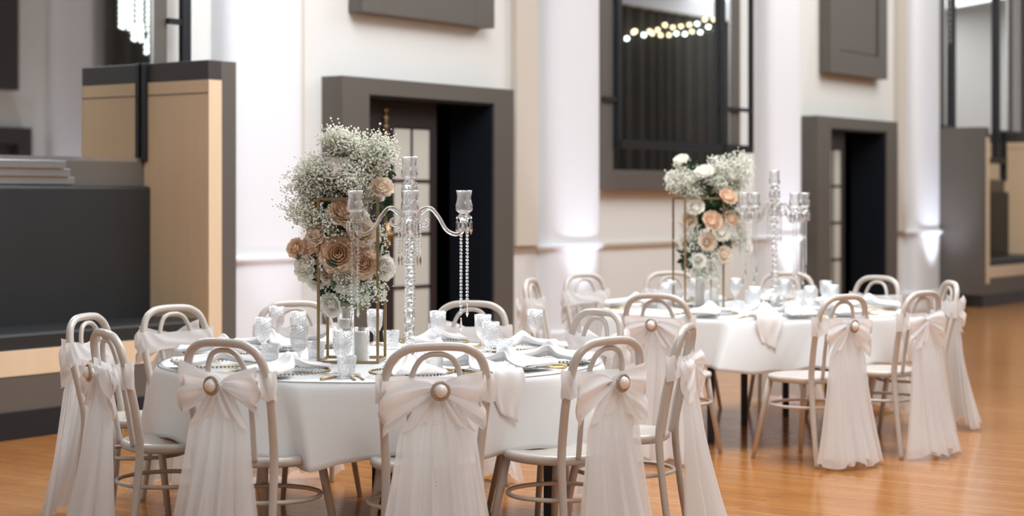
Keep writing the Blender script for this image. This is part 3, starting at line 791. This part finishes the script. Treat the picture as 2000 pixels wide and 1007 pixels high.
for px, y, lab in G1: place(goblet0, US, 'g', place_px(px, y, .165), 0, lab, 'glass', 'goblets on the near table')
T1s = [(677, 697, 'short cut crystal tumbler at the front edge, near two gold forks'), (764, 647, 'short cut crystal tumbler just left of the near candelabra stem'), (985, 664, 'short cut crystal tumbler beside the right-hand charger plates'),
       (617, 668, 'short cut crystal tumbler at the left post of the near gold stand'), (528, 672, 'short cut crystal tumbler at the far left of the near table'), (848, 690, 'short cut crystal tumbler behind the front centre chair')]
for px, y, lab in T1s: place(tumbler0, US, 't', place_px(px, y, .084), 0, lab, 'glass', 'tumblers on the near table')

# candle holders
def candle_vase(loc, r, h, kind, lab):
    t = empty('candle_holder', loc); tag(t, lab, 'candle holder')
    m = MB(); m.lathe([(.0001, 0), (r, 0), (r, h), (r-.002, h), (r-.002, .006), (.0001, .006)], 32); m.build('glass_cylinder', M['plainglass'], t)
    if kind == 'float':
        m = MB(); m.lathe([(.0001, h-.095), (r-.012, h-.09), (r-.004, h-.075), (r-.004, h-.055), (r-.010, h-.052), (.0001, h-.054)], 28); cd = m.build('candle', M['candle'], t)
        MB().tube([(0, 0, h-.054), (.001, 0, h-.044)], .0008, 6).build('wick', M['steel'], cd)
    else:
        m = MB(); m.lathe([(.0001, .007), (r-.008, .007), (r-.008, h-.022), (r-.011, h-.018), (.0001, h-.020)], 28); cd = m.build('candle', M['candle'], t)
        MB().tube([(0, 0, h-.02), (.001, 0, h-.008)], .0008, 6).build('wick', M['steel'], cd)
zc = TH+.004
candle_vase((-.325/3.48*7.52, 7.52, zc), .036, .225, 'float', 'tall glass cylinder with a floating candle inside the near gold stand')
candle_vase((-.295/3.48*7.42, 7.42, zc), .036, .145, 'pillar', 'glass cylinder with ivory pillar candle inside the near gold stand')
candle_vase((1.17, 11.12, zc), .036, .225, 'pillar', 'tall glass cylinder candle inside the far gold stand')
candle_vase((1.25, 11.02, zc), .036, .145, 'pillar', 'shorter glass cylinder with ivory pillar candle inside the far gold stand')

# ------------------------------------------------------------------ gold flower stands
def gold_stand(loc, rz, lab, h=.685, a=.123):
    t = empty('flower_stand', loc, rz); tag(t, lab, 'flower stand', 'gold wire flower stands')
    q = .0056
    for x in (-a, a):
        for y in (-a, a): MB().box(x-q, x+q, y-q, y+q, 0, h).build('post', M['antique'], t, smooth=False)
    for z, nm in ((q, 'base_frame'), (h-q, 'top_frame')):
        m = MB()
        for s in (-a, a): m.box(-a, a, s-q*.99, s+q*.99, z-q, z+q); m.box(s-q*.99, s+q*.99, -a, a, z-q, z+q)
        m.build(nm, M['antique'], t, smooth=False)
    return t
gold_stand((-.67, 7.47, zc), R(-3), 'slim gold wire stand holding the large near flower arrangement')
gold_stand((1.155, 11.05, zc), R(12), 'slim gold wire stand holding the far flower arrangement')

# ------------------------------------------------------------------ flowers
def rose_mesh(seed, n_out=5):
    rnd = random.Random(seed); m = MB()
    # inner bud
    layers = [(.20, .98, 3, .05), (.36, .97, 4, .12), (.52, .93, 5, .25), (.68, .87, 6, .4), (.83, .78, 6, .6), (.95, .62, 7, .85), (1.05, .38, 6, 1.1)]
    for li, (r, h, n, op) in enumerate(layers):
        for k in range(n):
            a0 = 2*PI*k/n + li*.7 + rnd.uniform(-.15, .15); wd = 2*PI/n*.72
            jr = rnd.uniform(.93, 1.08); jh = rnd.uniform(.92, 1.06)
            def fn(u, v):
                a = a0+(u-.5)*2*wd*(.55+.45*math.sin(PI*min(1, v*.9+.1)))
                rad = r*jr*(.25+.75*math.sin(v*PI/2)**.8)
                z = -.6+(h*jh+.35)*v**(1.05) - .20*abs(u-.5)**2*v*2
                if v > .75: rad += (v-.75)*op*.9*r*.7; z -= (v-.75)*op*.5
                rad *= (1+.05*math.sin(u*9+a0)*v)*(1-max(0, .50-.13*li)*v**2)
                return (rad*math.cos(a), rad*math.sin(a), z)
            m.grid(fn, 8, 7)
    return m
def new_mesh(mb, name, mt):
    me = bpy.data.meshes.new(name); me.from_pydata(mb.v, [], mb.f); me.update(); me.polygons.foreach_set('use_smooth', [True]*len(me.polygons)); me.materials.append(mt); return me
ROSE = {}
for cn in ('white', 'peach', 'blush'): ROSE[cn] = [new_mesh(rose_mesh(s), 'rose', M['rose_'+cn]) for s in (1, 2, 3)]
def arrangement(loc, roses, sprays, greens, lab, depth=.13, seed=1):
    """roses: (x, z, radius, colour, y) offsets from the stand centre in metres"""
    rnd = random.Random(seed); t = empty('flower_arrangement', loc); tag(t, lab, 'flower arrangement')
    for (x, z, r, cn, y) in roses:
        o = bpy.data.objects.new('rose', rnd.choice(ROSE[cn])); COL.objects.link(o); o.parent = t
        y = max(y, -.112) if r > .04 and abs(x) < .16 else y
        o.location = (x, y, z); d = Vector((x*.9+rnd.uniform(-.08, .08), y-.10-rnd.uniform(0, .06), (z-.50)*.6+rnd.uniform(-.03, .06)+.07)).normalized()
        o.rotation_euler = d.to_track_quat('Z', 'Y').to_euler(); o.scale = (r, r, r*.85)
        if cn != 'white': pass
    gy = MB(); st = MB(); A = 1/6**.5
    def floret(p, r):
        # tiny five-point blossom: squashed octahedral ball with random turn
        q = Matrix.Rotation(rnd.uniform(0, 6), 3, 'Z') @ Matrix.Rotation(rnd.uniform(0, 3), 3, 'X')
        vs = [Vector(p)+q @ (Vector(d)*r) for d in ((1, 0, 0), (-.5, .87, 0), (-.5, -.87, 0), (0, 0, .9), (0, 0, -.7), (.5, .87, .2), (.5, -.87, .2), (-1, 0, .2))]
        gy.add(vs, [(0, 5, 3), (5, 1, 3), (1, 7, 3), (7, 2, 3), (2, 6, 3), (6, 0, 3), (5, 0, 4), (1, 5, 4), (7, 1, 4), (2, 7, 4), (6, 2, 4), (0, 6, 4)])
    for (x, y, z, rx, rz_, n) in sprays:
        if z < .68: y = max(y, -.075)
        core = Vector((x*.55, y*.5, z-.12 if z > .45 else z+.03))
        for _ in range(n//6):
            # one sprig with 9 florets
            a = rnd.uniform(0, 2*PI); b = rnd.uniform(-1, 1); rr = rnd.uniform(.25, 1)**.6
            e = Vector((x+rx*rr*math.cos(a)*math.sqrt(1-b*b), y+depth*.8*rr*math.sin(a)*math.sqrt(1-b*b), z+rz_*rr*b))
            st.tube([core.lerp(e, .35), core.lerp(e, .7)+Vector((rnd.uniform(-.01, .01), 0, rnd.uniform(-.01, .01))), e], .0007, 3, caps=False)
            for k in range(9):
                p = e+Vector((rnd.gauss(0, .017), rnd.gauss(0, .017), rnd.gauss(0, .017)))
                if k % 2: st.tube([e, p], .0004, 3, caps=False)
                floret(p, rnd.uniform(.0034, .0062))
    g = gy.build('babys_breath', M['gyp_petal'], t, smooth=False); g['kind'] = 'stuff'
    st.build('fine_stems', M['stem'], t)['kind'] = 'stuff'
    lf = MB()
    for (x, y, z, n) in greens:
        for _ in range(int(n*1.6)):
            c = Vector((x+rnd.gauss(0, .018), y+.035+rnd.gauss(0, .022), z+rnd.gauss(0, .025))); dr = Vector((rnd.uniform(-1, 1), rnd.uniform(-.7, .2), rnd.uniform(-1, .8))).normalized()
            up = dr.cross(Vector((rnd.uniform(-1, 1), 1, rnd.uniform(-1, 1)))).normalized(); Ln = rnd.uniform(.035, .06); wd = Ln*.32
            nn = dr.cross(up)
            def fn(u, v): return c + dr*Ln*v + up*wd*(u-.5)*2*math.sin(PI*(.05+.95*v))**.8 + nn*(.25*wd*abs(u-.5)*2-.12*Ln*v*v)
            lf.grid(fn, 4, 5)
    lf.build('foliage', M['leaf'], t)['kind'] = 'stuff'
    # main stems down through the stand
    m = MB()
    for k in range(9):
        m.tube(spline([(rnd.uniform(-.04, .02), rnd.uniform(-.03, .03), .60), (rnd.uniform(-.05, .03), rnd.uniform(-.04, .03), .40), (rnd.uniform(-.06, .05), rnd.uniform(-.04, .04), .22)], 4), .0028, 6)
    m.build('stem_bundle', M['stem'], t)
    # soaked foam block the flowers are pushed into, hung from the stand's top
    return t
# near arrangement: px -> offsets (Z about 7.4 : 470 px per metre); stand centre px 679, table y 703
def o1(px, py): return ((px-679)/468, (703-py)/468)
def RZ(px, py, rpx, cn, y): a = o1(px, py); return (a[0], a[1], rpx/468, cn, y)
near_roses = [RZ(652, 325, 24, 'white', -.15), RZ(663, 277, 15, 'white', -.02), RZ(740, 361, 21, 'blush', -.08), RZ(729, 378, 14, 'white', -.05), RZ(668, 408, 28, 'peach', -.13),
    RZ(597, 400, 22, 'peach', -.05), RZ(613, 452, 21, 'blush', -.12), RZ(606, 478, 28, 'peach', -.08), RZ(656, 492, 33, 'peach', -.16), RZ(571, 480, 17, 'peach', -.08),
    RZ(590, 518, 23, 'white', -.09), RZ(607, 543, 20, 'white', -.03), RZ(705, 450, 24, 'blush', -.12), RZ(700, 480, 22, 'blush', -.09), RZ(706, 510, 25, 'peach', -.13),
    RZ(671, 540, 24, 'white', -.15), RZ(745, 518, 21, 'white', -.08), RZ(637, 533, 16, 'blush', -.10), RZ(640, 592, 21, 'white', -.07), RZ(634, 440, 22, 'blush', -.02),
    RZ(690, 420, 20, 'white', .03), RZ(620, 500, 24, 'white', .06), RZ(680, 500, 26, 'blush', .08)]
def SP(px, py, rx, rz_, n, y=-.03): a = o1(px, py); return (a[0], y, a[1], rx/468, rz_/468, n)
near_sprays = [SP(648, 262, 26, 18, 330), SP(676, 280, 34, 28, 750), SP(738, 300, 26, 42, 700), SP(705, 320, 34, 32, 700), SP(610, 345, 44, 46, 1700), SP(590, 410, 30, 40, 378, -.06), SP(650, 345, 42, 40, 1300, -.05),
    SP(556, 405, 18, 26, 46), SP(560, 360, 20, 30, 60), SP(650, 430, 34, 34, 294, -.13), SP(700, 375, 30, 30, 400), SP(615, 430, 30, 30, 210, -.10), SP(728, 470, 22, 45, 189), SP(718, 560, 34, 32, 260, -.10), SP(690, 575, 30, 14, 109, -.1), SP(652, 552, 26, 22, 109, -.12), SP(660, 515, 24, 22, 84, -.16), SP(610, 520, 20, 14, 50, -.12), SP(680, 345, 26, 26, 450, -.1)]
def GR(px, py, n, y=-.04): a = o1(px, py); return (a[0], y, a[1], n)
near_greens = [GR(660, 385, 26), GR(640, 395, 22), GR(625, 450, 22), GR(675, 450, 30, -.06), GR(620, 505, 18, -.07), GR(640, 548, 22), GR(655, 560, 12), GR(690, 525, 18), GR(730, 500, 18), GR(580, 488, 2, -.1), GR(700, 340, 14, 0), GR(655, 320, 14, 0), GR(740, 330, 10, 0), GR(672, 440, 16, -.10), GR(650, 535, 18, -.1), GR(735, 400, 8)]
arrangement((-.67, 7.47, zc), near_roses, near_sprays, near_greens, 'large peach and white rose arrangement with baby\'s breath on the near gold stand', seed=4)
def o2(px, py): return ((px-1366)/316, (597-py)/316)
def RZ2(px, py, rpx, cn, y): a = o2(px, py); return (a[0], a[1], rpx/316, cn, y)
far_roses = [RZ2(1330, 306, 13, 'white', -.08), RZ2(1374, 329, 16, 'white', -.12), RZ2(1358, 398, 15, 'white', -.13), RZ2(1391, 424, 18, 'peach', -.14), RZ2(1409, 447, 16, 'white', -.16), RZ2(1381, 467, 16, 'blush', -.16),
    RZ2(1414, 491, 15, 'blush', -.15), RZ2(1364, 503, 13, 'white', -.12), RZ2(1421, 377, 16, 'peach', -.12), RZ2(1345, 425, 14, 'blush', -.08), RZ2(1428, 420, 14, 'peach', -.1), RZ2(1433, 338, 13, 'white', -.06), RZ2(1460, 474, 14, 'white', -.06), RZ2(1448, 445, 14, 'white', -.08), RZ2(1340, 470, 12, 'white', -.05), RZ2(1400, 400, 15, 'blush', .04), RZ2(1395, 470, 16, 'white', .06)]
def SP2(px, py, rx, rz_, n, y=-.03): a = o2(px, py); return (a[0], y, a[1], rx/316, rz_/316, n)
far_sprays = [SP2(1326, 345, 26, 26, 700, -.06), SP2(1350, 355, 28, 26, 600, -.06), SP2(1405, 335, 30, 34, 900), SP2(1447, 330, 24, 40, 700), SP2(1440, 370, 18, 30, 300), SP2(1345, 450, 20, 40, 300), SP2(1400, 500, 30, 20, 300), SP2(1380, 530, 30, 16, 260), SP2(1430, 400, 16, 40, 200), SP2(1355, 490, 20, 26, 200), SP2(1450, 460, 14, 40, 160)]
def GR2(px, py, n, y=-.05): a = o2(px, py); return (a[0], y, a[1], n)
far_greens = [GR2(1380, 355, 24), GR2(1385, 395, 34), GR2(1372, 415, 26), GR2(1350, 490, 26), GR2(1345, 500, 16), GR2(1415, 470, 20), GR2(1400, 395, 24), GR2(1425, 400, 14), GR2(1345, 325, 14), GR2(1378, 490, 14), GR2(1430, 345, 14)]
arrangement((1.155, 11.05, zc), far_roses, far_sprays, far_greens, 'peach and white rose arrangement with baby\'s breath on the far gold stand', seed=8)

# ------------------------------------------------------------------ crystal candelabra
def candelabra(loc, rz, lab, strands=8):
    t = empty('candelabra', loc, rz); t.scale = (.98, .98, .985); tag(t, lab, 'candelabra', 'five-light crystal candelabra')
    fac = lambda k: (lambda a, i, z: 1+.05*math.cos(k*a))
    m = MB(); m.lathe([(.0001, 0), (.075, 0), (.078, .006), (.07, .014), (.045, .022), (.028, .03), (.024, .036), (.0001, .037)], 32, mod=fac(12)); m.build('base', M['crystal'], t)
    m = MB()
    prof = [(.0001, .036), (.020, .036)]; z = .04
    for rad, hh in ((.034, .06), (.020, .016), (.024, .03), (.014, .012), (.019, .034), (.013, .01), (.025, .036), (.014, .012)) + ((.0175, .026), (.0125, .008))*8 + ((.024, .036), (.015, .012), (.020, .03), (.013, .01), (.026, .05), (.030, .03), (.018, .02), (.014, .012), (.024, .03), (.012, .01)):
        if z+hh > .728: break
        prof += [(rad*.62, z+hh*.06), (rad, z+hh*.32), (rad, z+hh*.66), (rad*.62, z+hh*.94)]; z += hh
    prof += [(.012, .728), (.0001, .729)]
    m.lathe(prof, 8); m.build('stem', M['crystal'], t, smooth=False)
    def cup(p, nm='candle_cup'):
        # swirl-cut tulip holder on a faceted socket
        x, y, z = p
        s = MB(); s.lathe([(.0001, 0), (.013, .0), (.013, .006), (.02, .022), (.03, .030), (.032, .034), (.024, .036), (.020, .046), (.0001, .046)], 14, (x, y, z)); so = s.build('socket', M['crystal'], t, smooth=False)
        c = MB(); n = 60
        pr = [(.016, .044), (.028, .050), (.0335, .058), (.0345, .066), (.034, .078), (.0315, .089), (.029, .100), (.028, .110), (.0285, .120), (.0305, .130), (.033, .140), (.031, .140), (.0285, .130), (.0265, .120), (.026, .110), (.027, .10), (.0295, .089), (.032, .078), (.0325, .066), (.0315, .058), (.026, .053), (.0001, .052)]
        c.lathe([(.0001, .044)]+pr, n, (x, y, z), mod=lambda a, i, z_: 1+.055*math.sin(12*(a+(z_*14 if i < 12 else -z_*14)))*(.05 < z_ < .135)); c.build('candle_cup', M['cupglass'], t)
        pd = MB()
        for k in range(8):
            a = 2*PI*k/8+.2; qx, qy = x+.031*math.cos(a), y+.031*math.sin(a)
            pd.lathe([(.0001, .03), (.004, .026), (.0001, .020)], 6, (qx, qy, z)); pd.lathe([(.0001, .02), (.0052, .006), (.0062, -.022), (.0001, -.044)], 6, (qx, qy, z))
        pd.build('pendant_drops', M['crystal'], t, smooth=False)['kind'] = 'stuff'
    cup((0, 0, .725))
    for k in range(4):
        a = k*PI/2; ca, sa = math.cos(a), math.sin(a)
        pts = spline([(.018, 0, .585), (.045, 0, .640), (.085, 0, .652), (.120, 0, .615), (.150, 0, .565), (.185, 0, .545), (.215, 0, .552), (.226, 0, .585)], 7)
        m = MB(); 
        for off_, rr in ((0, .0085),):
            m.tube([(p.x*ca-p.y*sa, p.x*sa+p.y*ca, p.z) for p in pts], rr, 10)
        sc_ = spline([(.085, 0, .650), (.06, 0, .640), (.036, 0, .612), (.045, 0, .585), (.07, 0, .582), (.078, 0, .60), (.066, 0, .608)], 6)
        m.tube([(p.x*ca, p.x*sa, p.z) for p in sc_], .0055, 8)
        m.build('arm', M['crystal'], t)
        cup((.226*ca, .226*sa, .585))
        for q, (dq, n, z0) in enumerate(((-.013, 25, .568), (.013, 21, .568))):
            px_, py_ = .226*ca - dq*sa*1.0 + dq*.4*ca, .226*sa + dq*ca*.5 + dq*.4*sa
            px_ = .226*ca + (dq if abs(ca) > .5 else dq); py_ = .226*sa + dq*.3
            s = MB(); z = z0
            for j in range(n): s.ball((px_, py_, z), .0070, 8, 5, .85); z -= .0146
            s.tube([(px_, py_, z0), (px_, py_, z)], .0008, 4)
            z -= .004; s.lathe([(.0001, 0), (.003, -.004), (.0042, -.018), (.0068, -.042), (.0001, -.058)], 8, (px_, py_, z))
            s.build('bead_strand', M['crystal'], t, smooth=False)
    # beads round the crown of the stem
    for j in range(8):
        a = 2*PI*j/8; s = MB(); z = .60
        for k in range(12): s.ball((.045*math.cos(a), .045*math.sin(a), z), .0052, 8, 5); z -= .012
        s.lathe([(.0001, 0), (.0055, -.018), (.0001, -.045)], 6, (.045*math.cos(a), .045*math.sin(a), z)); s.build('bead_strand', M['crystal'], t, smooth=False)
candelabra(((800-1000)/3480*7.24, 7.24, zc), R(4), 'tall crystal candelabra with hanging beads on the near table')
candelabra(((1513-1000)/3480*11.0, 11.0, zc), R(25), 'tall crystal candelabra with hanging beads on the far table')
